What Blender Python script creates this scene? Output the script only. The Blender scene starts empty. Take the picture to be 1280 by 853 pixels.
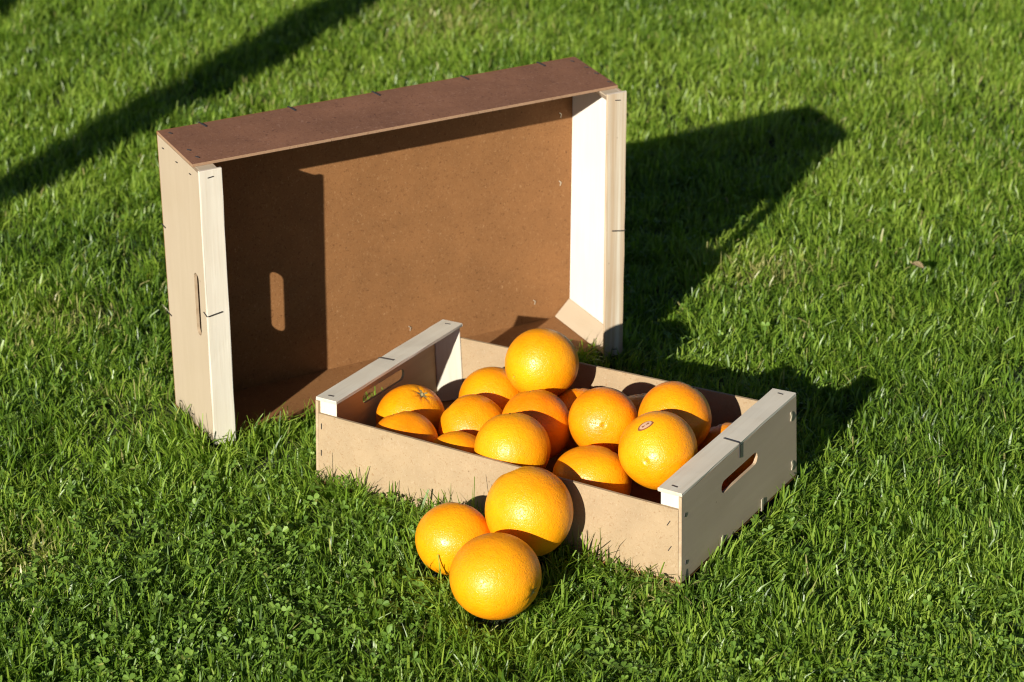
import bpy, bmesh, math, random
import numpy as np
from mathutils import Vector, Matrix, Quaternion, Euler

S = bpy.context.scene
COL = S.collection
R = math.radians

# ------------------------------------------------------------------ camera
cam_d = bpy.data.cameras.new("camera")
cam_d.sensor_width = 36.0
cam_d.lens = 2975.4 / 1280.0 * 36.0
cam_d.clip_start = 0.05
cam_d.clip_end = 300.0
cam_d.dof.use_dof = True
cam_d.dof.focus_distance = 2.14
cam_d.dof.aperture_fstop = 11.0
cam = bpy.data.objects.new("camera", cam_d)
COL.objects.link(cam)
cam.matrix_world = (Matrix.Translation((0, 0, 1.0818)) @ Matrix.Rotation(math.pi / 2 - 0.42692, 4, 'X')
                    @ Matrix.Rotation(-0.0029, 4, 'Z'))
S.camera = cam

# ------------------------------------------------------------------ light
SUN_EL, SUN_AZ = R(20.6), R(64.3)          # light travels towards azimuth 64.3 (from +X to +Y)
sun_dir = Vector((math.cos(SUN_EL) * math.cos(SUN_AZ), math.cos(SUN_EL) * math.sin(SUN_AZ), -math.sin(SUN_EL)))
world = bpy.data.worlds.new("World")
S.world = world
world.use_nodes = True
wn = world.node_tree.nodes
sky = wn.new("ShaderNodeTexSky")
sky.sky_type = 'NISHITA'
sky.sun_disc = False
sky.sun_elevation = SUN_EL
sky.sun_rotation = math.atan2(-sun_dir.x, -sun_dir.y)
wn['Background'].inputs['Strength'].default_value = 0.05
sky.air_density = 0.4
sky.dust_density = 0.3
world.node_tree.links.new(sky.outputs['Color'], wn['Background'].inputs['Color'])
sun_d = bpy.data.lights.new("sun", 'SUN')
sun_d.energy = 5.0
sun_d.angle = R(0.53)
sun_d.color = (1.0, 0.945, 0.855)
sun = bpy.data.objects.new("sun", sun_d)
sun.rotation_euler = sun_dir.to_track_quat('-Z', 'Y').to_euler()
sun.location = (-3, -4, 4)
COL.objects.link(sun)
S.view_settings.view_transform = 'Standard'
S.view_settings.look = 'None'
S.view_settings.gamma = 1.0
S.view_settings.exposure = 0.82
S.cycles.max_bounces = 8
S.cycles.filter_width = 1.15

# ------------------------------------------------------------------ helpers
rng = np.random.default_rng(7)
random.seed(7)


def tag(o, label=None, cat=None, group=None, kind=None):
    if label: o['label'] = label
    if cat: o['category'] = cat
    if group: o['group'] = group
    if kind: o['kind'] = kind
    return o


def link(o, parent=None):
    COL.objects.link(o)
    if parent is not None:
        o.parent = parent
    return o


def mesh_np(name, V, faces_flat, loop_counts, mats, attrs=None, smooth=False, matidx=None):
    me = bpy.data.meshes.new(name)
    V = np.ascontiguousarray(V, np.float32)
    loop_counts = np.asarray(loop_counts, np.int32)
    faces_flat = np.asarray(faces_flat, np.int32)
    me.vertices.add(len(V)); me.vertices.foreach_set('co', V.ravel())
    me.loops.add(len(faces_flat)); me.loops.foreach_set('vertex_index', faces_flat)
    me.polygons.add(len(loop_counts))
    st = np.zeros(len(loop_counts), np.int32); st[1:] = np.cumsum(loop_counts)[:-1]
    me.polygons.foreach_set('loop_start', st)
    me.polygons.foreach_set('loop_total', loop_counts)
    if matidx is not None:
        me.polygons.foreach_set('material_index', np.asarray(matidx, np.int32))
    me.polygons.foreach_set('use_smooth', np.full(len(loop_counts), bool(smooth)))
    me.update(calc_edges=True)
    for k, (typ, arr) in (attrs or {}).items():
        a = me.attributes.new(k, typ, 'POINT')
        a.data.foreach_set('vector' if typ == 'FLOAT_VECTOR' else 'value', np.ascontiguousarray(arr, np.float32).ravel())
    for m in mats:
        me.materials.append(m)
    return me


def vnoise(x, y, scale, seed):
    """smooth value noise in 0..1 on arrays"""
    r = np.random.default_rng(seed); T = r.random((256, 256))
    u, v = np.asarray(x) / scale + 1000.0, np.asarray(y) / scale + 1000.0
    i, j = np.floor(u).astype(int), np.floor(v).astype(int)
    fu, fv = u - i, v - j
    fu, fv = fu * fu * (3 - 2 * fu), fv * fv * (3 - 2 * fv)
    g = lambda a, b: T[a % 256, b % 256]
    return (g(i, j) * (1 - fu) + g(i + 1, j) * fu) * (1 - fv) + (g(i, j + 1) * (1 - fu) + g(i + 1, j + 1) * fu) * fv


# ------------------------------------------------------------------ materials
class NT:
    def __init__(self, name):
        self.m = bpy.data.materials.new(name)
        self.m.use_nodes = True
        self.t = self.m.node_tree
        self.n = self.t.nodes
        self.p = self.n['Principled BSDF']
        self.out = self.n['Material Output']

    def add(self, typ, **kw):
        nd = self.n.new(typ)
        for k, v in kw.items():
            setattr(nd, k, v)
        return nd

    def l(self, a, b):
        self.t.links.new(a, b)

    def attr(self, name, typ='GEOMETRY'):
        return self.add('ShaderNodeAttribute', attribute_name=name, attribute_type=typ)

    def noise(self, vec, scale, detail=4, rough=0.55, dist=0.0):
        nd = self.add('ShaderNodeTexNoise')
        nd.inputs['Scale'].default_value = scale
        nd.inputs['Detail'].default_value = detail
        nd.inputs['Roughness'].default_value = rough
        nd.inputs['Distortion'].default_value = dist
        if vec is not None: self.l(vec, nd.inputs['Vector'])
        return nd

    def ramp(self, fac, stops):
        nd = self.add('ShaderNodeValToRGB')
        cr = nd.color_ramp
        while len(cr.elements) < len(stops): cr.elements.new(0.5)
        for e, (p, c) in zip(cr.elements, stops):
            e.position = p; e.color = (*c, 1) if len(c) == 3 else c
        self.l(fac, nd.inputs['Fac'])
        return nd

    def mix(self, fac, a, b, blend='MIX'):
        nd = self.add('ShaderNodeMix', data_type='RGBA', blend_type=blend)
        if isinstance(fac, (int, float)): nd.inputs[0].default_value = fac
        else: self.l(fac, nd.inputs[0])
        for s, v in ((nd.inputs[6], a), (nd.inputs[7], b)):
            if isinstance(v, tuple): s.default_value = (*v, 1)
            else: self.l(v, s)
        return nd.outputs[2]

    def scale_vec(self, vec, s):
        nd = self.add('ShaderNodeVectorMath', operation='MULTIPLY')
        self.l(vec, nd.inputs[0]); nd.inputs[1].default_value = s
        return nd.outputs[0]

    def bump(self, h, strength, dist, normal=None):
        nd = self.add('ShaderNodeBump')
        nd.inputs['Strength'].default_value = strength
        nd.inputs['Distance'].default_value = dist
        self.l(h, nd.inputs['Height'])
        if normal is not None: self.l(normal, nd.inputs['Normal'])
        return nd.outputs['Normal']


def g(c, k):
    return tuple(min(1.0, x * k) for x in c)


def hardboard(name, base, speck_dark, speck_light, rough=0.7, fleck=0.5, scale=1.0, mott=0.12):
    """pressed fibre board: soft mottling, fine fibres, dark and pale flecks"""
    t = NT(name)
    v = t.attr('grain').outputs['Vector']
    big = t.noise(v, 22 * scale, 4, 0.6)
    col = t.ramp(big.outputs['Fac'], [(0.3, g(base, 1 - mott)), (0.7, g(base, 1 + 0.7 * mott))]).outputs['Color']
    fib = t.noise(t.scale_vec(v, (1, 1, 1)), 300 * scale, 4, 0.72, 1.5)
    f1 = t.ramp(fib.outputs['Fac'], [(0.55, (0, 0, 0)), (0.68, (1, 1, 1))]).outputs['Color']
    fm = t.add('ShaderNodeMath', operation='MULTIPLY'); t.l(f1, fm.inputs[0]); fm.inputs[1].default_value = fleck
    col = t.mix(fm.outputs[0], col, speck_dark)
    fib2 = t.noise(t.scale_vec(v, (1.3, 0.8, 1.1)), 360 * scale, 4, 0.72, 1.0)
    f2 = t.ramp(fib2.outputs['Fac'], [(0.57, (0, 0, 0)), (0.70, (1, 1, 1))]).outputs['Color']
    fm2 = t.add('ShaderNodeMath', operation='MULTIPLY'); t.l(f2, fm2.inputs[0]); fm2.inputs[1].default_value = fleck
    col = t.mix(fm2.outputs[0], col, speck_light)
    # few larger dark specks
    vor = t.add('ShaderNodeTexVoronoi'); vor.inputs['Scale'].default_value = 85 * scale; t.l(v, vor.inputs['Vector'])
    f3 = t.ramp(vor.outputs['Distance'], [(0.05, (1, 1, 1)), (0.09, (0, 0, 0))]).outputs['Color']
    n3 = t.noise(v, 30, 1)
    f3b = t.ramp(n3.outputs['Fac'], [(0.52, (0, 0, 0)), (0.56, (1, 1, 1))]).outputs['Color']
    mm = t.mix(1.0, f3, f3b, 'MULTIPLY')
    mm2 = t.mix(1.0, mm, (0.6, 0.6, 0.6), 'MULTIPLY')
    col = t.mix(mm2, col, g(speck_dark, 0.6))
    t.l(col, t.p.inputs['Base Color'])
    t.p.inputs['Roughness'].default_value = rough
    t.p.inputs['Specular IOR Level'].default_value = 0.2
    t.l(t.bump(fib.outputs['Fac'], 0.35, 0.0006), t.p.inputs['Normal'])
    return t.m


def softwood(name, light, dark, rough=0.6, stretch=0.05, streak=0.6, fine=0.5):
    """planed pale wood; 'grain' attribute has the grain running along x"""
    t = NT(name)
    v = t.attr('grain').outputs['Vector']
    sv = t.scale_vec(v, (stretch, 1, 1))
    n1 = t.noise(sv, 90, 5, 0.6, 0.6)
    n2 = t.noise(sv, 420, 4, 0.6, 0.2)
    n3 = t.noise(v, 14, 2)
    col = t.ramp(n1.outputs['Fac'], [(0.35, g(light, 1.04)), (0.62, tuple(a + (b - a) * streak for a, b in zip(light, dark)))]).outputs['Color']
    f2 = t.ramp(n2.outputs['Fac'], [(0.5, (0, 0, 0)), (0.75, (fine, fine, fine))]).outputs['Color']
    col = t.mix(f2, col, dark)
    f3 = t.ramp(n3.outputs['Fac'], [(0.45, (0, 0, 0)), (0.75, (0.22, 0.22, 0.22))]).outputs['Color']
    col = t.mix(f3, col, dark)
    # little dirt flecks
    vor = t.add('ShaderNodeTexVoronoi'); vor.inputs['Scale'].default_value = 60; t.l(v, vor.inputs['Vector'])
    f4 = t.ramp(vor.outputs['Distance'], [(0.04, (0.6, 0.6, 0.6)), (0.08, (0, 0, 0))]).outputs['Color']
    nn = t.noise(v, 24, 1)
    f5 = t.ramp(nn.outputs['Fac'], [(0.56, (0, 0, 0)), (0.6, (1, 1, 1))]).outputs['Color']
    col = t.mix(t.mix(1.0, f4, f5, 'MULTIPLY'), col, g(dark, 0.35))
    t.l(col, t.p.inputs['Base Color'])
    t.p.inputs['Roughness'].default_value = rough
    t.p.inputs['Specular IOR Level'].default_value = 0.35
    t.l(t.bump(n2.outputs['Fac'], 0.25, 0.0005), t.p.inputs['Normal'])
    return t.m


M = {}
M['board_brown'] = hardboard('brown_hardboard', (0.204, 0.094, 0.033), (0.087, 0.033, 0.010), (0.313, 0.174, 0.078), 0.75, 0.8)
M['board_dark'] = hardboard('dark_hardboard', (0.185, 0.086, 0.046), (0.055, 0.020, 0.012), (0.30, 0.17, 0.115), 0.62, 0.75, 0.75, 0.2)
M['board_edge'] = hardboard('cut_hardboard_edge', (0.27, 0.165, 0.095), (0.16, 0.08, 0.04), (0.36, 0.24, 0.15), 0.8, 0.7)
M['board_tan'] = hardboard('tan_hardboard', (0.318, 0.231, 0.135), (0.217, 0.126, 0.057), (0.400, 0.313, 0.209), 0.7, 0.7)
M['ply'] = softwood('poplar_ply', (0.383, 0.309, 0.216), (0.322, 0.244, 0.148), 0.6, 0.10, 0.08, 0.08)
M['ply_pale'] = softwood('pale_poplar_ply', (0.661, 0.618, 0.539), (0.557, 0.487, 0.383), 0.55, 0.06, 0.15, 0.2)
M['wood'] = softwood('planed_wood', (0.557, 0.518, 0.426), (0.435, 0.365, 0.261), 0.55, 0.04, 0.2, 0.32)
M['wood_streak'] = softwood('streaked_wood', (0.557, 0.509, 0.400), (0.383, 0.261, 0.148), 0.55, 0.02, 0.75)
M['ply_edge'] = softwood('ply_edge', (0.40, 0.30, 0.19), (0.26, 0.17, 0.095), 0.75, 0.3, 0.5)
M['ply_bounce'] = softwood('bounce_tinted_ply', (0.52, 0.385, 0.22), (0.42, 0.29, 0.15), 0.6, 0.06, 0.2, 0.25)  # low crate's inner ends: warm light bounced off the oranges tinted into the ply
M['wood_end'] = softwood('sawn_wood', (0.539, 0.461, 0.365), (0.409, 0.313, 0.217), 0.7, 0.5, 0.4)

t = NT('staple_steel')
t.p.inputs['Base Color'].default_value = (0.045, 0.040, 0.038, 1)
t.p.inputs['Metallic'].default_value = 0.35
t.p.inputs['Roughness'].default_value = 0.45
M['steel'] = t.m
t = NT('pale_staple')
t.p.inputs['Base Color'].default_value = (0.5, 0.44, 0.33, 1)
t.p.inputs['Metallic'].default_value = 0.4
t.p.inputs['Roughness'].default_value = 0.4
M['steel_pale'] = t.m


def orange_mat():
    t = NT('orange_peel')
    tc = t.add('ShaderNodeTexCoord')
    v = tc.outputs['Object']
    tone = t.attr('tone', 'OBJECT').outputs['Fac']
    n1 = t.noise(v, 26, 3, 0.5)
    add = t.add('ShaderNodeMath', operation='ADD'); t.l(n1.outputs['Fac'], add.inputs[0]); t.l(tone, add.inputs[1])
    col = t.ramp(add.outputs[0], [(0.25, (0.74, 0.180, 0.001)), (0.62, (0.76, 0.262, 0.002)), (1.0, (0.76, 0.325, 0.003))]).outputs['Color']
    sep = t.add('ShaderNodeSeparateXYZ'); t.l(v, sep.inputs[0])
    mr = t.add('ShaderNodeMapRange'); mr.inputs['From Min'].default_value = 0.024; mr.inputs['From Max'].default_value = 0.038
    mr.inputs['To Max'].default_value = 0.30; t.l(sep.outputs['Z'], mr.inputs['Value'])
    col = t.mix(mr.outputs['Result'], col, (0.60, 0.33, 0.012))
    # oil glands: small dimples of uneven size
    vor = t.add('ShaderNodeTexVoronoi'); vor.inputs['Scale'].default_value = 620
    wob = t.noise(v, 180, 2)
    mixv = t.add('ShaderNodeMix', data_type='VECTOR'); mixv.inputs[0].default_value = 0.0016
    t.l(v, mixv.inputs[4]); t.l(wob.outputs['Color'], mixv.inputs[5])
    t.l(mixv.outputs[1], vor.inputs['Vector'])
    pore = t.ramp(vor.outputs['Distance'], [(0.05, (0, 0, 0)), (0.42, (1, 1, 1))]).outputs['Color']
    pf = t.mix(pore, (0.25, 0.25, 0.25), (0, 0, 0))
    col = t.mix(pf, col, (0.72, 0.17, 0.001))
    # rare scars
    n4 = t.noise(v, 95, 5, 0.7, 1.0)
    sc = t.ramp(n4.outputs['Fac'], [(0.70, (0, 0, 0)), (0.76, (0.35, 0.35, 0.35))]).outputs['Color']
    col = t.mix(sc, col, (0.62, 0.30, 0.07))
    t.l(col, t.p.inputs['Base Color'])
    n5 = t.noise(v, 210, 3, 0.6)
    b1 = t.bump(n5.outputs['Fac'], 0.36, 0.0015)
    b2 = t.bump(pore, 0.39, 0.0006, b1)
    t.l(b2, t.p.inputs['Normal'])
    n6 = t.noise(v, 120, 3, 0.6)
    rr_ = t.ramp(n6.outputs['Fac'], [(0.3, (0.30, 0.30, 0.30)), (0.7, (0.47, 0.47, 0.47))])
    t.l(rr_.outputs['Color'], t.p.inputs['Roughness'])
    t.p.inputs['Specular IOR Level'].default_value = 0.38
    t.p.inputs['Subsurface Weight'].default_value = 0.12
    t.p.inputs['Subsurface Radius'].default_value = (1.0, 0.35, 0.05)
    t.p.inputs['Subsurface Scale'].default_value = 0.004
    return t.m


M['peel'] = orange_mat()
t = NT('calyx_green')
tc = t.add('ShaderNodeTexCoord')
nz = t.noise(tc.outputs['Object'], 900, 3)
t.l(t.ramp(nz.outputs['Fac'], [(0.3, (0.10, 0.075, 0.02)), (0.7, (0.36, 0.30, 0.12))]).outputs['Color'], t.p.inputs['Base Color'])
t.p.inputs['Roughness'].default_value = 0.8
M['calyx'] = t.m
t = NT('stem_scar_pale')
t.p.inputs['Base Color'].default_value = (0.62, 0.52, 0.28, 1); t.p.inputs['Roughness'].default_value = 0.8
M['scar'] = t.m
t = NT('navel_brown')
t.p.inputs['Base Color'].default_value = (0.36, 0.20, 0.03, 1); t.p.inputs['Roughness'].default_value = 0.8
M['navel'] = t.m
t = NT('sticker_red'); t.p.inputs['Base Color'].default_value = (0.20, 0.075, 0.025, 1); t.p.inputs['Roughness'].default_value = 0.35
M['st_red'] = t.m
t = NT('sticker_pale'); t.p.inputs['Base Color'].default_value = (0.45, 0.28, 0.17, 1); t.p.inputs['Roughness'].default_value = 0.4
M['st_pale'] = t.m


def blade_mat(name, dark, mid, light, dry, trans=0.32, spec=0.5, rough=0.38):
    t = NT(name)
    tint = t.attr('tint').outputs['Fac']
    dr = t.attr('dry').outputs['Fac']
    col = t.ramp(tint, [(0.0, dark), (0.55, mid), (1.0, light)]).outputs['Color']
    col = t.mix(dr, col, dry)
    t.l(col, t.p.inputs['Base Color'])
    t.p.inputs['Roughness'].default_value = rough
    t.p.inputs['Specular IOR Level'].default_value = spec
    tb = t.add('ShaderNodeBsdfTranslucent')
    tcol = t.mix(1.0, col, (1.6, 1.7, 0.5), 'MULTIPLY')
    t.l(tcol, tb.inputs['Color'])
    mx = t.add('ShaderNodeMixShader'); mx.inputs[0].default_value = trans
    t.l(t.p.outputs[0], mx.inputs[1]); t.l(tb.outputs[0], mx.inputs[2])
    t.l(mx.outputs[0], t.out.inputs['Surface'])
    return t.m


M['blade'] = blade_mat('grass_blade', (0.050, 0.105, 0.012), (0.140, 0.240, 0.021), (0.262, 0.360, 0.046), (0.42, 0.37, 0.15), 0.42, 0.5, 0.4)
M['clover'] = blade_mat('clover_leaf', (0.070, 0.135, 0.018), (0.128, 0.225, 0.030), (0.220, 0.320, 0.055), (0.30, 0.25, 0.08), 0.25, 0.35, 0.5)

t = NT('lawn_soil')
ge = t.add('ShaderNodeNewGeometry')
n1 = t.noise(ge.outputs['Position'], 35, 5, 0.65)
n2 = t.noise(ge.outputs['Position'], 300, 4, 0.7)
c1 = t.ramp(n1.outputs['Fac'], [(0.3, (0.030, 0.036, 0.010)), (0.55, (0.050, 0.075, 0.016)), (0.75, (0.085, 0.075, 0.032))]).outputs['Color']
c2 = t.ramp(n2.outputs['Fac'], [(0.35, (0.45, 0.45, 0.45)), (0.7, (1.2, 1.2, 1.2))]).outputs['Color']
t.l(t.mix(1.0, c1, c2, 'MULTIPLY'), t.p.inputs['Base Color'])
t.p.inputs['Roughness'].default_value = 0.95
t.l(t.bump(n2.outputs['Fac'], 0.8, 0.006), t.p.inputs['Normal'])
M['soil'] = t.m
t = NT('dead_leaf')
tc = t.add('ShaderNodeTexCoord')
nz = t.noise(tc.outputs['Object'], 160, 4)
t.l(t.ramp(nz.outputs['Fac'], [(0.35, (0.27, 0.19, 0.09)), (0.65, (0.44, 0.35, 0.19))]).outputs['Color'], t.p.inputs['Base Color'])
t.p.inputs['Roughness'].default_value = 0.7
M['leaf'] = t.m
t = NT('shadow_post_wood')  # wood of the unseen posts added as shadow casters
tc = t.add('ShaderNodeTexCoord')
sv = t.scale_vec(tc.outputs['Object'], (1, 1, 0.06))
nz = t.noise(sv, 60, 5, 0.6, 0.5)
t.l(t.ramp(nz.outputs['Fac'], [(0.3, (0.12, 0.085, 0.055)), (0.7, (0.30, 0.235, 0.17))]).outputs['Color'], t.p.inputs['Base Color'])
t.p.inputs['Roughness'].default_value = 0.85
t.l(t.bump(nz.outputs['Fac'], 0.6, 0.004), t.p.inputs['Normal'])
M['post'] = t.m


# ------------------------------------------------------------------ ground
LW, LH, LD, LP = 0.46889, 0.30107, 0.11294, 0.01831
SW, SD, SH, SHB = 0.40, 0.22943, 0.09006, 0.07356
L_LOC, L_YAW = (-0.29644, 2.11778, 0.0), 0.48485
S_LOC, S_YAW = (-0.18885, 2.04558, 0.0), -0.55761
SOIL_Z = -0.011


def to_local(x, y, loc, yaw):
    dx, dy = x - loc[0], y - loc[1]
    c, s = math.cos(yaw), math.sin(yaw)
    return c * dx + s * dy, -s * dx + c * dy


def ground_z(x, y):
    b = 0.016 * (vnoise(x, y, 0.33, 11) - 0.5) + 0.009 * (vnoise(x, y, 0.12, 12) - 0.5)
    rr = np.hypot(x, y - 2.6)
    z = SOIL_Z + b * np.clip((6 - rr) / 2, 0, 1)
    # the turf swells up against the crates pressed into it
    d = np.full(np.shape(x), 9.0)
    for (lx, ly, lz), yaw, w_, d_ in ((L_LOC, L_YAW, LW, LD), (S_LOC, S_YAW, SW, SD)):
        a_, b_ = to_local(x, y, (lx, ly), yaw)
        d = np.minimum(d, np.hypot(np.maximum(np.maximum(-a_, a_ - w_), 0), np.maximum(np.maximum(-b_, b_ - d_), 0)))
    k = np.exp(-(d / 0.045) ** 2)
    return z * (1 - k) + (-0.0035 + 0.3 * b) * k


def build_ground():
    inner = np.linspace(-2.6, 2.6, 175)
    out = 2.6 * np.geomspace(1.08, 46, 26)
    ax = np.concatenate([-out[::-1], inner, out])
    X, Y = np.meshgrid(ax, ax + 2.6, indexing='ij')
    V = np.stack([X, Y, ground_z(X, Y)], -1).reshape(-1, 3)
    n = len(ax)
    i, j = np.meshgrid(np.arange(n - 1), np.arange(n - 1), indexing='ij')
    a = (i * n + j).ravel()
    Fq = np.stack([a, a + n, a + n + 1, a + 1], -1)
    me = mesh_np('ground', V, Fq.ravel(), np.full(len(Fq), 4), [M['soil']], smooth=True)
    o = link(bpy.data.objects.new('ground', me))
    tag(o, 'dark soil of the lawn beneath the grass', 'ground', kind='structure')


build_ground()

# ------------------------------------------------------------------ crates
def wire_geo(pts, w, h, normal_hint):
    """a bent flat wire through pts, cross-section w x h"""
    pts = [np.array(p, float) for p in pts]
    V, Fc = [], []
    nh = np.array(normal_hint, float)
    for k, p in enumerate(pts):
        d = pts[min(k + 1, len(pts) - 1)] - pts[max(k - 1, 0)]
        d /= np.linalg.norm(d)
        a = np.cross(d, nh); a /= np.linalg.norm(a)
        b = np.cross(a, d)
        for sa, sb in ((-1, -1), (1, -1), (1, 1), (-1, 1)):
            V.append(p + a * sa * w / 2 + b * sb * h / 2)
    for k in range(len(pts) - 1):
        for e in range(4):
            Fc.append([4 * k + e, 4 * k + (e + 1) % 4, 4 * k + 4 + (e + 1) % 4, 4 * k + 4 + e])
    Fc.append([3, 2, 1, 0]); L = 4 * (len(pts) - 1); Fc.append([L, L + 1, L + 2, L + 3])
    return np.array(V), Fc


class Crate:
    def __init__(self, root, L, Wd, H, hb, leg, rw, warp, dims, conv, mats, rt=0.0035):
        self.root, self.L, self.Wd, self.H, self.hb = root, L, Wd, H, hb
        self.leg, self.rw, self.rt = leg, rw, rt
        self.warp_d, self.dims, self.conv, self.mats = np.array(warp), np.array(dims), conv, mats

    def place(self, V):
        P = self.conv(np.asarray(V, float))
        u = P / self.dims
        out = P.copy(); k = 0
        for i in (0, 1):
            for j in (0, 1):
                for l in (0, 1):
                    w = (u[:, 0] if i else 1 - u[:, 0]) * (u[:, 1] if j else 1 - u[:, 1]) * (u[:, 2] if l else 1 - u[:, 2])
                    out += w[:, None] * self.warp_d[k]; k += 1
        return out

    def part(self, name, bm, mats, axes=(0, 1, 2), pick=None, label=None, smooth=False):
        """axes: which canonical axis runs along the grain first"""
        bmesh.ops.recalc_face_normals(bm, faces=bm.faces)
        V = np.array([v.co[:] for v in bm.verts])
        if pick is not None:
            for f in bm.faces: f.material_index = pick(f)
        off = rng.uniform(-3, 3, 3)
        me = bpy.data.meshes.new(name)
        bm.to_mesh(me); bm.free()
        me.vertices.foreach_set('co', self.place(V).astype(np.float32).ravel())
        a = me.attributes.new('grain', 'FLOAT_VECTOR', 'POINT')
        a.data.foreach_set('vector', (V[:, list(axes)] + off).astype(np.float32).ravel())
        for m in mats: me.materials.append(m)
        me.update()
        o = link(bpy.data.objects.new(name, me), self.root)
        if label: o['label'] = label
        return o

    def box(self, name, lo, hi, mats, axes=(0, 1, 2), bev=0.0004, pick=None, label=None, cuts=0, jig=0.0):
        bm = bmesh.new()
        vs = [bm.verts.new((x, y, z)) for x in (lo[0], hi[0]) for y in (lo[1], hi[1]) for z in (lo[2], hi[2])]
        for f in ((0, 1, 3, 2), (4, 6, 7, 5), (0, 4, 5, 1), (2, 3, 7, 6), (0, 2, 6, 4), (1, 5, 7, 3)):
            bm.faces.new([vs[i] for i in f])
        if cuts:
            ext = [hi[i] - lo[i] for i in range(3)]; ax = ext.index(max(ext))
            es = [e for e in bm.edges if abs((e.verts[0].co - e.verts[1].co)[ax]) > ext[ax] * 0.9]
            bmesh.ops.subdivide_edges(bm, edges=es, cuts=cuts, use_grid_fill=True)
        if bev:
            es = [e for e in bm.edges if e.calc_face_angle(0) > 0.5]
            bmesh.ops.bevel(bm, geom=es, offset=bev, segments=2, profile=0.6, affect='EDGES')
        if jig:
            for v in bm.verts:
                v.co += Vector(rng.normal(0, jig, 3))
        return self.part(name, bm, mats, axes, pick, label)

    def prism(self, name, poly, z0, z1, mats, axes, pick=None):
        """poly in xy, extruded along z"""
        bm = bmesh.new()
        a = [bm.verts.new((x, y, z0)) for x, y in poly]
        b = [bm.verts.new((x, y, z1)) for x, y in poly]
        n = len(poly)
        bm.faces.new(a[::-1]); bm.faces.new(b)
        for i in range(n): bm.faces.new((a[i], a[(i + 1) % n], b[(i + 1) % n], b[i]))
        bmesh.ops.bevel(bm, geom=list(bm.edges), offset=0.0005, segments=1, affect='EDGES')
        return self.part(name, bm, mats, axes, pick)

    def panel(self, x0, x1, z0, z1, slot, inner_is_high):
        """thin plywood end with a rounded hand slot; slot = (ymin,ymax,zc,half height)"""
        bm = bmesh.new()
        ya, yb, zc, rh = slot
        loop = []
        for k in range(9):
            th = math.pi / 2 + math.pi * k / 8
            loop.append((ya + rh + rh * math.cos(th), zc + rh * math.sin(th)))
        for k in range(9):
            th = -math.pi / 2 + math.pi * k / 8
            loop.append((yb - rh + rh * math.cos(th), zc + rh * math.sin(th)))
        y0 = 0.0033 if self.cover else 0.0003
        rect = [(y0, z0), (self.Wd - y0, z0), (self.Wd - y0, z1), (y0, z1)]
        es = []
        for pl in (rect, loop):
            vs = [bm.verts.new((x0, y, z)) for y, z in pl]
            es += [bm.edges.new((vs[i], vs[(i + 1) % len(vs)])) for i in range(len(vs))]
        bmesh.ops.triangle_fill(bm, edges=es, use_beauty=True)
        r = bmesh.ops.extrude_face_region(bm, geom=list(bm.faces))
        for v in r['geom']:
            if isinstance(v, bmesh.types.BMVert): v.co.x = x1
        bmesh.ops.recalc_face_normals(bm, faces=bm.faces)
        inner = 1 if inner_is_high else -1

        def pick(f):
            if f.normal.x * inner > 0.7: return 1
            return 0 if abs(f.normal.x) > 0.7 else 2
        return self.part('end_panel', bm, [self.mats['ply'], self.mats['ply_in'], M['ply_edge']], self.panel_axes, pick)

    panel_axes = (2, 1, 0)
    cover = False            # True: the side boards run over the edges of the end panels

    def staple(self, pts, nh, w=0.0011, h=0.0007, mat='steel'):
        V, Fc = wire_geo(pts, w, h, nh)
        bm = bmesh.new()
        vs = [bm.verts.new(p) for p in V]
        for f in Fc: bm.faces.new([vs[i] for i in f])
        return self.part('staple', bm, [M[mat]])

    def build(self, slot_lo, slot_hi):
        L, Wd, H, hb, leg, rw, rt = self.L, self.Wd, self.H, self.hb, self.leg, self.rw, self.rt
        m = self.mats
        tp, tb = 0.003, 0.003
        sx0 = 0.0004 if self.cover else tp + 0.0003
        self.box('bottom_board', (0.0006, 0.0006, 0), (L - 0.0006, Wd - 0.0006, 0.003), [m['bottom']], (0, 1, 2), 0.0003, cuts=5)
        for y0, y1, mm in ((0, tb, m['side_lo']), (Wd - tb, Wd, m['side_hi'])):
            self.box('side_board', (sx0, y0, 0.0032), (L - sx0, y1, hb), mm, (0, 2, 1), 0.0003,
                     pick=lambda f: 1 if len(mm) > 1 and abs(f.normal.y) < 0.7 else 0, cuts=7)
        self.panel(0, tp, 0.0032, H - rt - 0.0002, slot_lo, True)
        self.panel(L - tp, L, 0.0032, H - rt - 0.0002, slot_hi, False)
        e = 0.0002
        for sx in (0, 1):
            for sy in (0, 1):
                X = (lambda d: tp + e + d) if not sx else (lambda d: L - tp - e - d)
                Y = (lambda d: tb + e + d) if not sy else (lambda d: Wd - tb - e - d)
                poly = [(X(0), Y(0)), (X(leg), Y(0)), (X(leg), Y(0.0012)), (X(0.0012), Y(leg)), (X(0), Y(leg))]
                if sx != sy: poly = poly[::-1]
                self.prism('corner_post', poly, 0.0034, H - rt - 0.0003, [m['post'], M['wood_end']], (2, 0, 1),
                           pick=lambda f: 1 if abs(f.normal.z) > 0.8 else 0)
        for x0, x1 in ((0, rw), (L - rw, L)):
            self.box('end_rail', (x0, 0.0006, H - rt), (x1, Wd - 0.0006, H), [m.get('rail_hi', m['rail']) if x0 > 0 else m['rail'], M['wood_end']], (1, 0, 2), 0.0006,
                     pick=lambda f: 1 if abs(f.normal.y) > 0.8 else 0, cuts=9, jig=0.00012)


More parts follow.
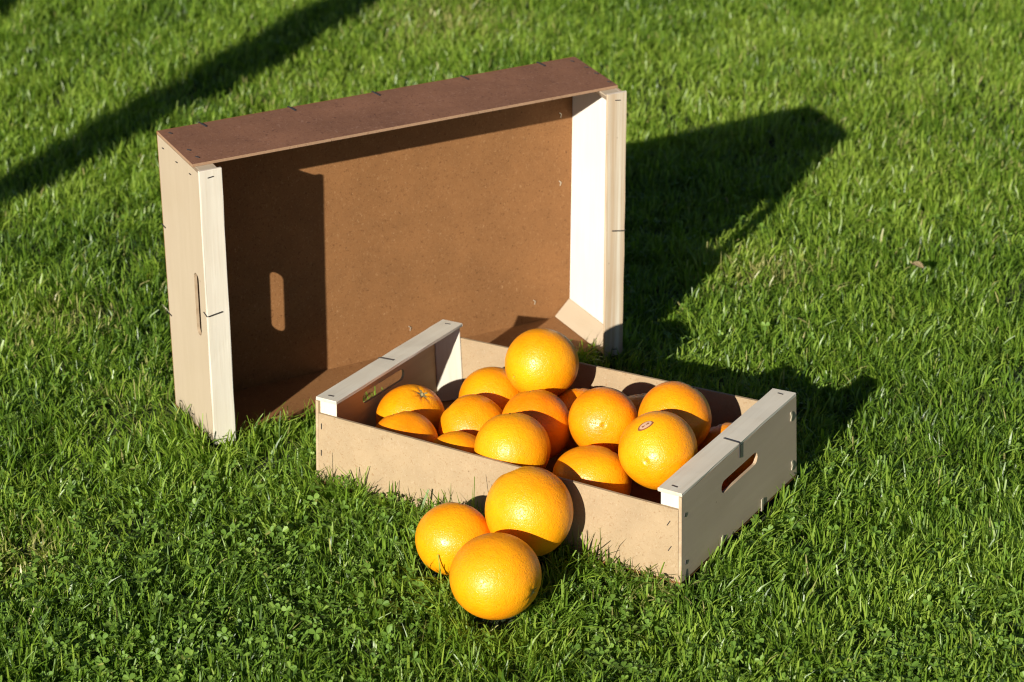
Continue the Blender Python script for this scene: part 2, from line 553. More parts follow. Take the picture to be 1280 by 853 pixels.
def crate_root(name, loc, yaw, tx, ty, label, cat, group):
    o = bpy.data.objects.new(name, None)
    o.empty_display_size = 0.05
    o.matrix_world = Matrix.Translation(loc) @ Matrix.Rotation(yaw, 4, 'Z') @ Matrix.Rotation(tx, 4, 'X') @ Matrix.Rotation(ty, 4, 'Y')
    link(o)
    return tag(o, label, cat, group)


WARP_L = [[0.00059, 0.00168, 0.00368], [0.00036, -0.00097, -0.00216], [-0.00044, -0.00096, -0.00209], [-0.00055, 0.00044, 0.00079],
          [0.00069, -0.00084, -0.0011], [-0.00084, 7e-05, -0.00087], [-0.00038, 8e-05, -0.00027], [0.00057, 0.00051, 0.00202]]
WARP_S = [[-0.00145, -0.00029, 0.00131], [0.00201, 0.00284, 0.00209], [1e-05, -0.00052, -0.001], [-0.00046, -0.00184, -0.00283],
          [-4e-05, -0.00163, -0.0027], [-0.00019, -0.00091, -0.00106], [0.00097, 0.0017, 0.00249], [-0.00086, 0.00065, 0.0017]]

big = crate_root('fruit_crate', L_LOC, L_YAW, 0.02339, -0.00832,
                 'large empty wooden fruit crate standing on its long side, open face forward', 'crate', 'wooden fruit crates on the lawn')
CB = Crate(big, LW, LH, LD, LD - LP, 0.0185, 0.0228, WARP_L, (LW, LD, LH),
           lambda P: np.stack([P[:, 0], LD - P[:, 2], P[:, 1]], -1),
           dict(bottom=M['board_brown'], side_lo=[M['board_brown']], side_hi=[M['board_dark'], M['board_edge']],
                ply=M['ply'], ply_in=M['ply_pale'], post=M['ply'], rail=M['wood'], rail_hi=M['wood_streak']))
CB.panel_axes = (1, 2, 0)
CB.cover = True
CB.build((0.1154, 0.1833, 0.0881, 0.0063), (0.1160, 0.1850, 0.0881, 0.0063))
top = LH
# staples of the big crate (canonical: x length, y up the standing crate, z towards the camera)
for x in (0.045, 0.140, 0.233, 0.334, 0.424):
    CB.staple([(x, top - 0.002, -0.0004), (x, top + 0.0004, -0.0002), (x + 0.0022, top + 0.0006, 0.0135), (x + 0.0022, top - 0.002, 0.0138)], (0, 1, 0.2), 0.0014, 0.0009)
for x, z in ((0.0098, 0.0138), (0.0103, 0.061), (0.0112, 0.081), (0.459, 0.0138), (0.4635, 0.036), (0.4645, 0.056), (0.4645, 0.083)):
    CB.staple([(x - 0.001, top + 0.0003, z - 0.002), (x + 0.001, top + 0.0005, z + 0.0022)], (0, 1, 0), 0.0012, 0.0007)
for y, z in ((0.289, 0.018), (0.288, 0.054), (0.289, 0.089), (0.014, 0.02), (0.013, 0.055)):
    CB.staple([(-0.0003, y - 0.0004, z - 0.0025), (-0.0005, y + 0.0004, z + 0.0025)], (1, 0, 0), 0.0009, 0.0006)
for y in (0.2025, 0.1065):
    CB.staple([(-0.0004, y, -0.0003), (-0.0006, y - 0.0004, 0.010)], (1, 0, 0), 0.0010, 0.0008)
for xe, s in ((0, 1), (LW, -1)):
    CB.staple([(xe - 0.0005 * s, 0.1475, LD - 0.0085), (xe - 0.0005 * s, 0.1458, LD + 0.0003), (xe + 0.001 * s, 0.1458, LD + 0.0005),
               (xe + 0.0155 * s, 0.1482, LD + 0.0005)], (0.3 * s, 0, 1), 0.0011, 0.0008)
    for yy in (LH - 0.0085, 0.0085):
        CB.staple([(xe + 0.008 * s, yy, LD + 0.0003), (xe + 0.014 * s, yy + 0.0008, LD + 0.0003)], (0, 0, 1), 0.0008, 0.0006)
# staple legs poking through the back board, near the bottom and the right end
for x, y in ((0.4215, 0.0235), (0.2690, 0.0260), (0.452, 0.158), (0.4515, 0.236)):
    CB.staple([(x, y, 0.0028), (x + 0.0004, y + 0.004, 0.0040), (x - 0.002, y + 0.0062, 0.0042)], (0, 0.2, 1), 0.0009, 0.0007, 'steel_pale')

small = crate_root('fruit_crate', S_LOC, S_YAW, 0.00359, -0.02798,
                   'low wooden fruit crate lying flat on the grass, filled with oranges', 'crate', 'wooden fruit crates on the lawn')
CS = Crate(small, SW, SD, SH, SHB, 0.0195, 0.0243, WARP_S, (SW, SD, SH), lambda P: P.copy(),
           dict(bottom=M['board_brown'], side_lo=[M['board_tan']], side_hi=[M['board_tan']],
                ply=M['ply'], ply_in=M['ply_bounce'], post=M['wood'], rail=M['wood']))
CS.panel_axes = (1, 2, 0)
CS.build((0.0755, 0.1500, 0.0590, 0.0062), (0.0755, 0.1475, 0.0598, 0.0062))
for x, z in ((0.0071, 0.061), (0.0067, 0.0331)):
    CS.staple([(x, -0.0003, z - 0.003), (x, -0.0005, z + 0.003)], (0, 1, 0), 0.0008, 0.0006)
for x, z in ((0.3873, 0.0589), (0.3885, 0.0344)):
    CS.staple([(x - 0.0016, -0.0003, z - 0.0026), (x + 0.0016, -0.0005, z + 0.0026)], (0, 1, 0), 0.0007, 0.0006)
for y, z in ((0.0061, 0.0671), (0.0079, 0.0199)):
    CS.staple([(SW + 0.0002, y - 0.0006, z - 0.0018), (SW + 0.0004, y + 0.0006, z + 0.0018)], (1, 0, 0), 0.0018, 0.0006)
for y, z in ((0.2173, 0.0701), (0.2188, 0.0171)):
    CS.staple([(SW + 0.0003, y, z - 0.0046), (SW + 0.0010, y, z), (SW + 0.0003, y, z + 0.0046)], (1, 0, 0), 0.0024, 0.0009, 'steel_pale')
for y in (0.0759, 0.1555):
    CS.staple([(SW - 0.004, y, -0.0006), (SW + 0.0006, y, -0.0004), (SW + 0.0009, y, 0.012)], (1, 0, 0.3), 0.0034, 0.0009, 'steel_pale')
for xe, s in ((0, 1), (SW, -1)):
    CS.staple([(xe - 0.0006 * s, 0.1105, SH - 0.0145), (xe - 0.0006 * s, 0.1105, SH + 0.0002), (xe + 0.001 * s, 0.1105, SH + 0.0006),
               (xe + 0.0165 * s, 0.1120, SH + 0.0006)], (-0.7 * s, 0, 0.7), 0.0013, 0.0008)
    for yy in (0.009, SD - 0.010):
        CS.staple([(xe + 0.009 * s, yy, SH + 0.0003), (xe + 0.015 * s, yy + 0.0008, SH + 0.0003)], (0, 0, 1), 0.0009, 0.0006)


# ------------------------------------------------------------------ oranges
def orange_mesh(name, r, ecc, seed, stem_dim, navel_dim, q, squash):
    """unit-ish orange: +Z stem end, -Z navel end; ecc = polar stretch"""
    rg = np.random.default_rng(seed)
    nr, ns = 66, 72
    u = np.linspace(0, 1, nr)
    th = math.pi * (u - 0.11 * np.sin(2 * math.pi * u) / 1.0 * 0.9)      # rings crowd at the poles
    th = th[1:-1]
    ph = np.linspace(0, 2 * math.pi, ns, endpoint=False)
    TH, PH = np.meshgrid(th, ph, indexing='ij')
    D = np.stack([np.sin(TH) * np.cos(PH), np.sin(TH) * np.sin(PH), np.cos(TH)], -1).reshape(-1, 3)
    D = np.vstack([D, [[0, 0, 1], [0, 0, -1]]])
    rad = np.ones(len(D))
    for k in range(7):                                                    # gentle lumps
        a = rg.normal(size=3); a /= np.linalg.norm(a)
        rad += rg.normal(0, 0.0085) * np.cos((2 + k % 3) * np.arccos(np.clip(D @ a, -1, 1)) + rg.uniform(0, 6))
    ang = np.arccos(np.clip(D[:, 2], -1, 1)); az = np.arctan2(D[:, 1], D[:, 0])
    rad -= stem_dim * np.exp(-(ang / 0.17) ** 2)                          # dimple at the stem
    rad -= 0.022 * np.exp(-((ang - 0.2) / 0.17) ** 2) * (0.5 + 0.5 * np.cos(az * 7 + rg.uniform(0, 6))) ** 2
    an = math.pi - ang
    rad += navel_dim * (np.exp(-((an - 0.115) / 0.04) ** 2) * 0.22 - np.exp(-(an / 0.055) ** 2))
    rad -= 0.006 * np.exp(-(an / 0.42) ** 2)
    V = D * rad[:, None] * r
    V[:, 2] *= ecc
    if squash != 1.0:                                                    # sagging under its own weight
        Rm = np.array(q.to_matrix()); Vw = V @ Rm.T; Vw[:, 2] *= squash; V = Vw @ Rm
    n = len(th); Fc = []
    i, j = np.meshgrid(np.arange(n - 1), np.arange(ns), indexing='ij')
    a, b = (i * ns + j).ravel(), (i * ns + (j + 1) % ns).ravel()
    Q = np.stack([a, a + ns, b + ns, b], -1)
    j = np.arange(ns); N0 = n * ns
    T1 = np.stack([np.full(ns, N0), j, (j + 1) % ns], -1)
    o = (n - 1) * ns
    T2 = np.stack([np.full(ns, N0 + 1), o + (j + 1) % ns, o + j], -1)
    ff = np.concatenate([Q.ravel(), T1.ravel(), T2.ravel()])
    me = mesh_np(name, V, ff, np.concatenate([np.full(len(Q), 4), np.full(2 * ns, 3)]), [M['peel']], smooth=True)
    return me, V[N0], V[N0 + 1]


def calyx_mesh(seed, r=0.0044):
    rg = np.random.default_rng(seed)
    bm = bmesh.new()
    k = 24
    c = bm.verts.new((0, 0, 0.0010))
    inn, mid, out = [], [], []
    for i in range(k):
        a = 2 * math.pi * i / k
        lob = 1.0 + 0.42 * math.cos(5 * a + 0.4) + rg.normal(0, 0.10)
        inn.append(bm.verts.new((0.0011 * math.cos(a), 0.0011 * math.sin(a), 0.0012)))
        mid.append(bm.verts.new((0.0015 * math.cos(a), 0.0015 * math.sin(a), 0.0004)))
        out.append(bm.verts.new((r * lob * math.cos(a), r * lob * math.sin(a), 0.0006 + 0.0011 * (lob - 0.6))))
    for i in range(k):
        j = (i + 1) % k
        f = bm.faces.new((c, inn[i], inn[j])); f.material_index = 1
        bm.faces.new((inn[i], mid[i], mid[j], inn[j]))
        bm.faces.new((mid[i], out[i], out[j], mid[j]))
    me = bpy.data.meshes.new('calyx'); bm.to_mesh(me); bm.free()
    me.materials.append(M['calyx']); me.materials.append(M['scar'])
    return me


def navel_mesh(seed):
    rg = np.random.default_rng(seed)
    bm = bmesh.new()
    k = 14
    c = bm.verts.new((0, 0, -0.0007))
    ring = []
    for i in range(k):
        a = 2 * math.pi * i / k
        rr = 0.0011 * (1 + rg.normal(0, 0.22))
        ring.append(bm.verts.new((rr * math.cos(a), rr * math.sin(a) * 0.75, 0.0)))
    for i in range(k):
        bm.faces.new((c, ring[(i + 1) % k], ring[i]))
    me = bpy.data.meshes.new('navel'); bm.to_mesh(me); bm.free()
    me.materials.append(M['navel'])
    return me


def add_orange(i, spec):
    loc, r, ecc, end, d, tone, label, grp = spec
    dv = Vector(d).normalized()
    q = dv.to_track_quat('Z', 'Y') if end == 'stem' else (-dv).to_track_quat('Z', 'Y')
    q = q @ Quaternion((0, 0, 1), (i * 2.399) % 6.283)
    me, pt, pb = orange_mesh('orange', r, ecc, 100 + i, 0.085, 0.032, q, SQUASH.get(i, 1.0))
    o = link(bpy.data.objects.new('orange', me))
    tag(o, label, 'orange', grp)
    o['tone'] = tone
    o.rotation_mode = 'QUATERNION'; o.rotation_quaternion = q
    o.location = loc
    c = link(bpy.data.objects.new('calyx', calyx_mesh(i)), o); c.location = (pt[0], pt[1], pt[2] + 0.0001)
    n = link(bpy.data.objects.new('navel', navel_mesh(i)), o); n.location = (pb[0], pb[1], pb[2] - 0.0002)
    return o


# (centre, radius, polar stretch, end shown, direction of that end, colour tone, label, group)
ORANGES = [
    ((0.0288, 2.1111, 0.0971), 0.0357, 0.99, 'navel', (-0.787, -0.602, -0.132), 0.20,
     'topmost orange sitting on others at the back of the crate', 'oranges filling the crate'),
    ((-0.0192, 2.1302, 0.0467), 0.0354, 0.98, 'stem', (0.664, 0.313, 0.680), 0.10,
     'orange wedged in the back left of the crate, under the topmost orange', 'oranges filling the crate'),
    ((-0.0999, 2.1022, 0.0434), 0.0338, 0.98, 'stem', (0.384, -0.215, 0.898), 0.12,
     'orange showing its dark starry stem scar near the left handle slot', 'oranges filling the crate'),
    ((-0.1036, 2.0365, 0.0453), 0.0336, 0.98, 'stem', (-0.269, 0.403, 0.874), -0.06,
     'half hidden orange in the front left corner of the crate', 'oranges filling the crate'),
    ((-0.0376, 2.0640, 0.0482), 0.0348, 0.98, 'stem', (-0.670, 0.299, 0.679), 0.12,
     'orange in the left middle of the crate, between stem-scarred and centre front oranges', 'oranges filling the crate'),
    ((-0.0512, 2.0011, 0.0433), 0.0313, 0.98, 'stem', (0.835, 0.272, 0.478), 0.12,
     'low orange showing only a cap above the front board, left of centre', 'oranges filling the crate'),
    ((-0.0002, 1.9741, 0.0738), 0.0356, 1.00, 'stem', (-0.117, 0.513, 0.851), 0.24,
     'big bright orange at the middle of the crate bulging over the front board', 'oranges filling the crate'),
    ((0.0235, 2.0400, 0.0659), 0.0347, 0.98, 'stem', (-0.173, 0.442, 0.880), -0.12,
     'deep orange fruit right under the topmost one, half in its shade', 'oranges filling the crate'),
    ((0.0866, 2.0150, 0.0814), 0.0330, 0.98, 'navel', (-0.059, -0.938, 0.340), -0.02,
     'orange at the middle right with its navel facing the viewer, no sticker', 'oranges filling the crate'),
    ((0.1523, 1.9924, 0.0957), 0.0343, 1.00, 'stem', (0.459, 0.482, 0.746), 0.00,
     'upper orange at the back right, half shaded by the stickered orange in front', 'oranges filling the crate'),
    ((0.1327, 1.9267, 0.0951), 0.0358, 1.02, 'navel', (-0.357, -0.917, 0.178), 0.18,
     'orange with a small oval sticker, leaning by the right end rail', 'oranges filling the crate'),
    ((0.0734, 1.9437, 0.0535), 0.0375, 0.97, 'stem', (0.605, 0.395, 0.691), 0.12,
     'orange at the front of the crate under the stickered one, bulging behind the front board', 'oranges filling the crate'),
    ((0.0666, 2.0882, 0.0468), 0.0329, 0.98, 'stem', (-0.081, 0.549, 0.832), 0.00,
     'mostly hidden orange deep in the crate, behind the gap between the topmost and navel-facing oranges', 'oranges filling the crate'),
    ((0.1271, 2.0596, 0.0516), 0.0357, 0.98, 'stem', (-0.123, 0.365, 0.923), 0.00,
     'mostly hidden orange beneath the upper back right orange', 'oranges filling the crate'),
    ((0.2036, 1.9936, 0.0528), 0.0342, 0.98, 'stem', (-0.331, 0.482, 0.812), 0.00,
     'low shaded orange in the back right corner, tucked under the end rail', 'oranges filling the crate'),
    ((0.0147, 1.8720, 0.0634), 0.0394, 1.05, 'stem', (-0.383, 0.427, 0.819), 0.22,
     'upper loose orange propped against the front board of the crate', 'loose oranges in front of the crate'),
    ((-0.0529, 1.8688, 0.0376), 0.0345, 1.00, 'stem', (0.259, 0.566, 0.783), 0.24,
     'left loose orange on the grass beside the crate front', 'loose oranges in front of the crate'),
    ((-0.0145, 1.7925, 0.0425), 0.0405, 1.00, 'stem', (0.869, -0.454, -0.197), 0.20,
     'front loose orange on the grass, nearest of all to the viewer', 'loose oranges in front of the crate'),
]
SQUASH = {17: 0.88, 16: 0.94, 11: 0.96, 6: 0.96}
STICKER = (10, (-0.359, -0.308, 0.881))


# sticker on the orange by the right end of the crate
def sticker(o, wdir, r):
    q = o.rotation_quaternion
    d = q.inverted() @ Vector(wdir).normalized()
    up = q.inverted() @ Vector((0.88, 0.25, 0.42))
    a = up - up.dot(d) * d; a.normalize(); b = d.cross(a)
    bm = bmesh.new()
    K = 28

    def P(u, v, lift):
        p = d * r + a * u + b * v
        return p.normalized() * (r + lift)
    rings = [(1.0, 0.0004), (0.74, 0.0006), (0.45, 0.0006), (0.0, 0.0006)]
    prev = None
    for s, lift in rings[:3]:
        cur = [bm.verts.new(P(0.0084 * s * math.cos(2 * math.pi * k / K), 0.0044 * s * math.sin(2 * math.pi * k / K), lift)) for k in range(K)]
        if prev:
            for k in range(K):
                f = bm.faces.new((prev[k], prev[(k + 1) % K], cur[(k + 1) % K], cur[k]))
                f.material_index = 0 if s == 0.74 else 1
        prev = cur
    c = bm.verts.new(P(0, 0, 0.0006))
    for k in range(K):
        f = bm.faces.new((prev[k], prev[(k + 1) % K], c)); f.material_index = 0 if k % 14 in (0, 1, 2, 12, 13) else 1
    me = bpy.data.meshes.new('sticker'); bm.to_mesh(me); bm.free()
    me.materials.append(M['st_red']); me.materials.append(M['st_pale'])
    s = link(bpy.data.objects.new('sticker', me), o)
    s['label'] = 'small oval fruit sticker with a dark red rim'


ORNG = [add_orange(i, sp) for i, sp in enumerate(ORANGES)]
sticker(ORNG[STICKER[0]], STICKER[1], ORANGES[STICKER[0]][1])


# ------------------------------------------------------------------ lawn
def crate_hit(x, y, z, m=0.0015):
    """is this point inside a crate wall, floor or body that grass cannot pass through"""
    a, b = to_local(x, y, L_LOC, L_YAW)
    big_h = (a > -m) & (a < LW + m) & (b > LP - m) & (b < LD + m)
    big_h |= (((a > -m) & (a < 0.024 + m)) | ((a > LW - 0.024 - m) & (a < LW + m))) & (b > -m) & (b < LD + m)
    a, b = to_local(x, y, S_LOC, S_YAW)
    sm = (a > -m) & (a < SW + m) & (b > -m) & (b < SD + m)
    return big_h | sm


FREE_OR = [(o[0], o[1]) for o in ORANGES if o[7].startswith('loose')]


def orange_hit(x, y, z):
    h = np.zeros(np.shape(x), bool)
    for (cx, cy, cz), r in FREE_OR:
        h |= (x - cx) ** 2 + (y - cy) ** 2 + (z - cz) ** 2 < (r + 0.0008) ** 2
    return h


def frustum_scatter(n_in, n_out, seed):
    r = np.random.default_rng(seed)
    # trapezoid seen by the camera, with a margin
    def half(y): return 0.2335 * y + 0.03
    pts = []
    y0, y1 = 1.60, 3.95
    need = n_in
    while need > 0:
        y = r.uniform(y0, y1, need * 2); x = r.uniform(-1, 1, need * 2) * half(y1)
        k = np.abs(x) < half(y) + 0.03
        p = np.stack([x[k], y[k]], -1)[:need]
        pts.append(p); need -= len(p)
    A = np.vstack(pts)
    # the lawn goes on outside the frame
    x = r.uniform(-2.2, 2.2, n_out * 2); y = r.uniform(0.9, 5.4, n_out * 2)
    k = (np.abs(x) > half(y) + 0.03) | (y < y0) | (y > y1)
    Bp = np.stack([x[k], y[k]], -1)[:n_out]
    return A, Bp


def blade_arrays(px, py, h, w, az, lean, twist, tipw, curl, z0):
    """returns V (n,8,3)"""
    ts = np.array([0.0, 0.38, 0.72, 1.0])
    ws = np.stack([np.full_like(w, 0.85), np.full_like(w, 1.0), np.full_like(w, 0.86), tipw], -1)
    n = len(px)
    V = np.empty((n, 8, 3))
    dx, dy = np.cos(az), np.sin(az)
    sx, sy = np.cos(az + math.pi / 2 + twist), np.sin(az + math.pi / 2 + twist)
    for k, t_ in enumerate(ts):
        out = lean * h * (t_ ** (1.0 + curl))
        up = h * t_ * np.sqrt(np.clip(1 - (lean * 0.8 * t_ ** curl) ** 2, 0.05, 1))
        cx, cy, cz = px + dx * out, py + dy * out, z0 + up
        hw = w * ws[:, k] / 2
        tw = 1.0 + 0 * t_
        V[:, 2 * k, 0] = cx - sx * hw; V[:, 2 * k, 1] = cy - sy * hw; V[:, 2 * k, 2] = cz
        V[:, 2 * k + 1, 0] = cx + sx * hw; V[:, 2 * k + 1, 1] = cy + sy * hw; V[:, 2 * k + 1, 2] = cz + hw * 0.3
    return V


def grass(n_in, n_out):
    A, Bp = frustum_scatter(n_in, n_out, 21)
    P = np.vstack([A, Bp]); n = len(P); far = np.arange(n) >= n_in
    r = np.random.default_rng(22)
    x, y = P[:, 0], P[:, 1]
    # tufts: pull blades towards clump centres
    cell = 0.027
    ci, cj = np.floor(x / cell), np.floor(y / cell)
    hsh = lambda s: np.abs(np.sin(ci * 127.1 + cj * 311.7 + s) * 43758.5453) % 1.0
    cx, cy = (ci + 0.2 + 0.6 * hsh(1.3)) * cell, (cj + 0.2 + 0.6 * hsh(7.7)) * cell
    pull = 0.38 * r.random(n)
    x = x + (cx - x) * pull; y = y + (cy - y) * pull
    caz = hsh(3.1) * 2 * math.pi
    near = np.clip((2.35 - y) / 0.7, 0, 1)
    hn = vnoise(x, y, 0.16, 31); hn2 = vnoise(x, y, 0.05, 32)
    h = (0.0095 + 0.0165 * r.random(n) ** 1.5) * (0.55 + 0.5 * hn + 0.40 * hn2 + 0.25 * hsh(5.5))
    w = r.uniform(0.0010, 0.0020, n) * np.where(r.random(n) < 0.16, 1.5, 1.0)
    outward = np.arctan2(y - cy, x - cx)
    az = np.where(r.random(n) < 0.45, caz + r.normal(0, 0.7, n), np.where(r.random(n) < 0.5, outward, r.uniform(0, 6.283, n)))
    lean = np.clip(np.abs(r.normal(0.60, 0.36, n)), 0.03, 1.15)
    twist = r.normal(0, 0.7, n)
    tipw = np.where(r.random(n) < 0.45, r.uniform(0.35, 0.75, n), r.uniform(0.04, 0.2, n))
    curl = r.uniform(0.35, 1.3, n)
    h *= 1 + 0.10 * near
    w = np.where(far, w * 1.7, w); h = np.where(far, h * 1.15, h)
    # blades beside the crates stand a little taller, as along any edge the mower misses
    la, lb = to_local(x, y, L_LOC, L_YAW); sa, sb = to_local(x, y, S_LOC, S_YAW)
    dS = np.maximum(np.maximum(-sa, sa - SW), np.maximum(-sb, sb - SD))
    dL = np.maximum(np.maximum(-la, la - LW), np.maximum(-lb, lb - LD))
    dO = np.full(n, 1.0)
    for o_, rr in FREE_OR: dO = np.minimum(dO, np.abs(np.hypot(x - o_[0], y - o_[1]) - rr))
    edge = np.exp(-np.clip(np.minimum(np.minimum(dS, dL), dO), 0, 1) / 0.018)
    h *= 1 + 0.55 * edge * r.random(n) + 0.8 * np.exp(-dO / 0.012) * r.random(n)
    h *= np.where((sa > -0.13) & (sa < 0) & (sb > 0.06) & (sb < SD + 0.05), 0.72, 1.0)
    z0 = ground_z(x, y) - 0.001
    # under the crates the grass is pressed flat
    under = crate_hit(x, y, 0)
    gap = vnoise(x, y, 0.045, 61) * 0.6 + vnoise(x, y, 0.11, 62) * 0.4
    keep = ~under & (r.random(n) < np.clip((gap - 0.26) * 5.5 + edge, 0.32, 1))
    for o_, rr in FREE_OR:
        keep &= np.hypot(x - o_[0], y - o_[1]) > rr * 0.55
    sel = lambda *a: [q[keep] for q in a]
    x, y, h, w, az, lean, twist, tipw, curl, z0, far, near, hn = sel(x, y, h, w, az, lean, twist, tipw, curl, z0, far, near, hn)
    n = len(x)

    def hits():
        V = blade_arrays(x, y, h, w, az, lean, twist, tipw, curl, z0)
        bad = np.zeros(n, bool)
        for k in (2, 3, 4, 5, 6, 7):
            bad |= crate_hit(V[:, k, 0], V[:, k, 1], V[:, k, 2]) | orange_hit(V[:, k, 0], V[:, k, 1], V[:, k, 2])
        return V, bad
    V, bad = hits()
    az = np.where(bad, az + math.pi, az)
    V, bad = hits()
    lean = np.where(bad, lean * 0.25, lean)
    V, bad = hits()
    h = np.where(bad, h * 0.5, h); lean = np.where(bad, lean * 0.5, lean)
    V, bad = hits()
    ok = ~bad
    V = V[ok]; n = len(V); x, y, h, far, hn = x[ok], y[ok], h[ok], far[ok], hn[ok]
    patch = vnoise(x, y, 0.22, 41); patch2 = vnoise(x, y, 0.07, 42)
    tint = np.clip(0.55 + 0.50 * (patch - 0.5) + 0.40 * (patch2 - 0.5) + r.normal(0, 0.25, n) + 0.16 * np.clip((y - 2.0) / 1.0, -0.6, 1.2), 0, 1)
    # straw: rare everywhere, more in a few worn spots
    dry = (r.random(n) < 0.012).astype(float) * r.uniform(0.5, 1, n)
    for sx, sy, rad, pr in ((0.299, 2.572, 0.055, 0.5), (-0.45, 1.915, 0.05, 0.5), (0.128, 1.848, 0.030, 0.65), (-0.098, 3.587, 0.10, 0.45),
                            (-0.30, 3.2, 0.16, 0.08), (0.55, 3.3, 0.3, 0.05), (-0.37, 2.25, 0.07, 0.2), (0.60, 2.95, 0.2, 0.05), (-0.5, 2.45, 0.06, 0.35)):
        dd = np.hypot(x - sx, y - sy)
        dry = np.maximum(dry, np.where(r.random(n) < pr * np.exp(-(dd / rad) ** 2), r.uniform(0.45, 1, n), 0))
    lod = y > 2.45                                                       # distant blades get one segment less
    Vn, Vf = V[~lod], V[lod][:, [0, 1, 4, 5, 6, 7]]
    b1 = (np.arange(len(Vn)) * 8)[:, None]
    b2 = (np.arange(len(Vf)) * 6)[:, None] + 8 * len(Vn)
    F1 = np.concatenate([b1 + np.array([0, 1, 3, 2]), b1 + np.array([2, 3, 5, 4]), b1 + np.array([4, 5, 7, 6])], 1).reshape(-1)
    F2 = np.concatenate([b2 + np.array([0, 1, 3, 2]), b2 + np.array([2, 3, 5, 4])], 1).reshape(-1)
    per = lambda q: np.concatenate([np.repeat(q[~lod], 8), np.repeat(q[lod], 6)])
    me = mesh_np('grass', np.vstack([Vn.reshape(-1, 3), Vf.reshape(-1, 3)]), np.concatenate([F1, F2]),
                 np.full(3 * len(Vn) + 2 * len(Vf), 4), [M['blade']],
                 {'tint': ('FLOAT', per(tint)), 'dry': ('FLOAT', per(dry))}, smooth=True)
    o = link(bpy.data.objects.new('grass', me))
    tag(o, 'short mown green grass covering the whole lawn', 'grass', kind='stuff')


def clover(n_try):
    r = np.random.default_rng(51)
    y = r.uniform(1.62, 3.0, n_try); x = r.uniform(-1, 1, n_try) * (0.2335 * y + 0.1)
    dens = np.clip(0.9 * vnoise(x, y, 0.13, 52) * (0.4 + 0.9 * vnoise(x, y, 0.035, 53)) - 0.13, 0, 0.44)
    zone = np.clip((2.05 - y) / 0.30 + 0.35, 0.10, 1) * np.where(x < 0.1, 1.0, 0.55)
    k = r.random(n_try) < dens * zone
    x, y = x[k], y[k]
    a = crate_hit(x, y, 0, 0.007)
    for (cx, cy, cz), rr in FREE_OR: a |= np.hypot(x - cx, y - cy) < rr + 0.004
    x, y = x[~a], y[~a]; n = len(x)
    z0 = ground_z(x, y)
    hh = r.uniform(0.011, 0.024, n) * (0.75 + 0.5 * vnoise(x, y, 0.16, 31))
    R_ = r.uniform(0.0015, 0.0033, n)
    tilt = r.normal(0, 0.48, n); taz = r.uniform(0, 6.283, n); rot = r.uniform(0, 6.283, n)
    Vs, Fs, Ls, tints = [], [], [], []
    off = 0
    # leaflet outline in its own frame: base at the origin, rounded and slightly notched at the tip
    outl = np.array([[0.0, 0.0], [0.55, 0.62], [1.25, 0.88], [1.85, 0.62], [1.92, 0.0], [1.85, -0.62], [1.25, -0.88], [0.55, -0.62]])
    for j in range(3):
        th = rot + j * 2.094 + r.normal(0, 0.12, n)
        c, s = np.cos(th), np.sin(th)
        lx = outl[None, :, 0] * R_[:, None]; ly = outl[None, :, 1] * R_[:, None] * 0.92
        X = lx * c[:, None] - ly * s[:, None]; Y = lx * s[:, None] + ly * c[:, None]
        cup = r.normal(0.18, 0.2, n)
        Z = lx * cup[:, None] + np.abs(ly) * r.uniform(0.05, 0.45, n)[:, None]
        # tilt of the whole leaf
        ux, uy = np.cos(taz)[:, None], np.sin(taz)[:, None]
        al = X * ux + Y * uy; tt = tilt[:, None]
        Z2 = Z * np.cos(tt) + al * np.sin(tt); al2 = al * np.cos(tt) - Z * np.sin(tt)
        X2 = X + (al2 - al) * ux; Y2 = Y + (al2 - al) * uy
        V = np.stack([X2 + x[:, None], Y2 + y[:, None], Z2 + (z0 + hh)[:, None]], -1)
        Vs.append(V.reshape(-1, 3))
        b = off + (np.arange(n) * 8)[:, None]
        # folded along the midrib: two four-sided halves
        Fs.append(np.concatenate([b + np.array([0, 1, 2, 3]), b + np.array([0, 3, 4, 5]), b + np.array([0, 5, 6, 7])], 1).ravel()); Ls.append(np.full(3 * n, 4))
        off += 8 * n
        tints.append(np.repeat(np.clip(0.5 + r.normal(0, 0.22, n), 0, 1), 8))
    # stems
    w = 0.0007
    sa = r.uniform(0, 6.283, n); bx, by = x + r.normal(0, 0.006, n), y + r.normal(0, 0.006, n)
    V = np.stack([np.stack([bx - w * np.cos(sa), by - w * np.sin(sa), z0], -1), np.stack([bx + w * np.cos(sa), by + w * np.sin(sa), z0], -1),
                  np.stack([x + w * np.cos(sa), y + w * np.sin(sa), z0 + hh], -1), np.stack([x - w * np.cos(sa), y - w * np.sin(sa), z0 + hh], -1)], 1)
    Vs.append(V.reshape(-1, 3)); b = off + (np.arange(n) * 4)[:, None]
    Fs.append((b + np.arange(4)).ravel()); Ls.append(np.full(n, 4)); tints.append(np.full(4 * n, 0.6))
    tints = np.concatenate(tints)
    me = mesh_np('clover', np.vstack(Vs), np.concatenate(Fs), np.concatenate(Ls), [M['clover']],
                 {'tint': ('FLOAT', tints), 'dry': ('FLOAT', np.where(rng.random(len(tints) // 4).repeat(4) < 0.01, 0.6, 0.0))})
    o = link(bpy.data.objects.new('clover', me))
    tag(o, 'patches of small round three-leaved clover growing among the grass', 'clover', kind='stuff')


grass(470000, 70000)
clover(46000)


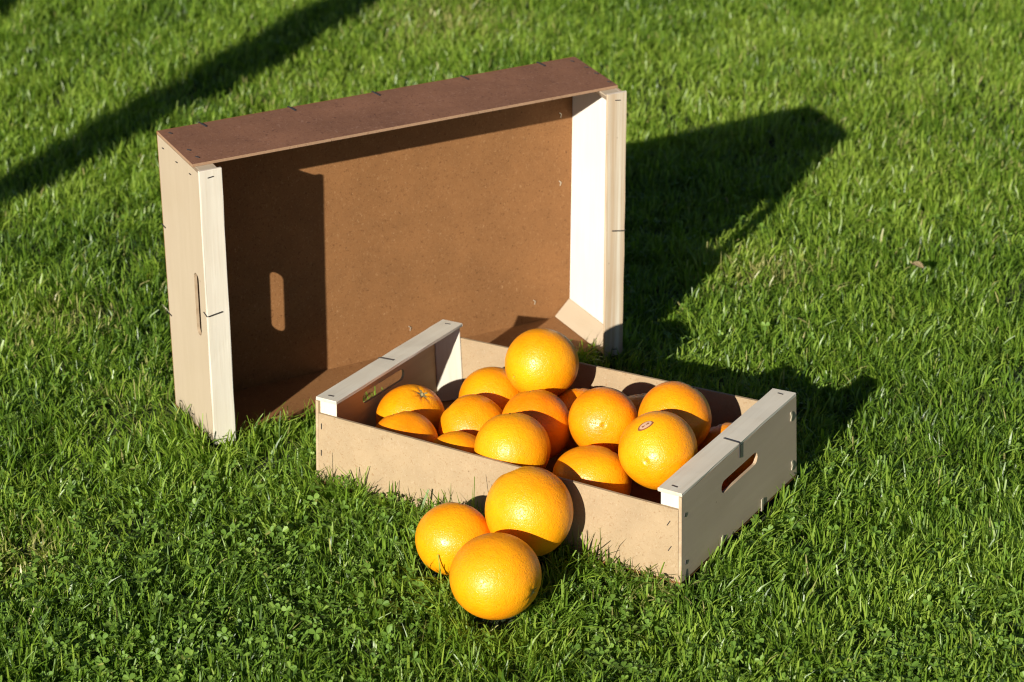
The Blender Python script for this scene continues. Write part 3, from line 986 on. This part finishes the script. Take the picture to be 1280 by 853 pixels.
# a few dry stalks by the front corner of the full crate, and a fallen leaf out on the lawn
def fallen_leaf():
    bm = bmesh.new()
    n = 9; L, W = 0.0165, 0.0085
    rows = []
    for i in range(n):
        t_ = i / (n - 1); hw = W / 2 * (math.sin(math.pi * (0.06 + 0.9 * t_)) ** 0.7)
        z = 0.003 * math.sin(t_ * 3.0) - 0.003
        rows.append([bm.verts.new((L * (t_ - 0.5), s * hw, z + abs(s) * 0.0022 + 0.001 * random.uniform(-1, 1))) for s in (-1, -0.5, 0, 0.5, 1)])
    for i in range(n - 1):
        for j in range(4): bm.faces.new((rows[i][j], rows[i + 1][j], rows[i + 1][j + 1], rows[i][j + 1]))
    r = bmesh.ops.solidify(bm, geom=list(bm.faces), thickness=0.0004)
    st = [(-L / 2, 0, -0.003), (-L / 2 - 0.003, 0.001, -0.001)]
    V, Fc = wire_geo(st, 0.0010, 0.0010, (0, 0, 1))
    vs = [bm.verts.new(p) for p in V]
    for f in Fc: bm.faces.new([vs[i] for i in f])
    me = bpy.data.meshes.new('fallen_leaf'); bm.to_mesh(me); bm.free()
    me.materials.append(M['leaf'])
    for p in me.polygons: p.use_smooth = True
    o = link(bpy.data.objects.new('fallen_leaf', me))
    o.location = (0.4694, 2.5420, 0.021)
    o.rotation_euler = (R(28), R(8), R(-42))
    tag(o, 'small dry tan leaf lying on the grass right of the crates', 'leaf')


fallen_leaf()


# unseen posts added out of frame to the left, to cast the lawn shadows
def shadow_stake(tau, perp, r, h, label):
    n = Vector((math.sin(SUN_AZ), -math.cos(SUN_AZ))); s = Vector((math.cos(SUN_AZ), math.sin(SUN_AZ)))
    p = n * perp + s * tau
    bm = bmesh.new(); K = 20; rows = []
    for i in range(12):
        z = -0.06 + (h + 0.06) * i / 11
        rr = r * (1 + 0.03 * math.sin(i * 1.7) + 0.02 * math.sin(i * 4.1))
        dx = 0.006 * math.sin(i * 0.6)
        rows.append([bm.verts.new((dx + rr * math.cos(2 * math.pi * k / K), rr * math.sin(2 * math.pi * k / K), z)) for k in range(K)])
    for a, b in zip(rows, rows[1:]):
        for k in range(K): bm.faces.new((a[k], a[(k + 1) % K], b[(k + 1) % K], b[k]))
    tipv = bm.verts.new((0, 0, h + r * 0.5))
    for k in range(K): bm.faces.new((rows[-1][k], rows[-1][(k + 1) % K], tipv))
    bm.faces.new(rows[0][::-1])
    me = bpy.data.meshes.new('shadow_post'); bm.to_mesh(me); bm.free(); me.materials.append(M['post'])
    for q in me.polygons: q.use_smooth = True
    o = link(bpy.data.objects.new('shadow_post', me)); o.location = (p.x, p.y, SOIL_Z)
    tag(o, label, 'post')


shadow_stake(1.0, -1.826, 0.049, 1.9, 'unseen round post added to cast the shadow across the lawn behind the large crate')
shadow_stake(1.0, -2.352, 0.047, 1.9, 'unseen round post added to cast the shadow on the far left corner of the lawn')
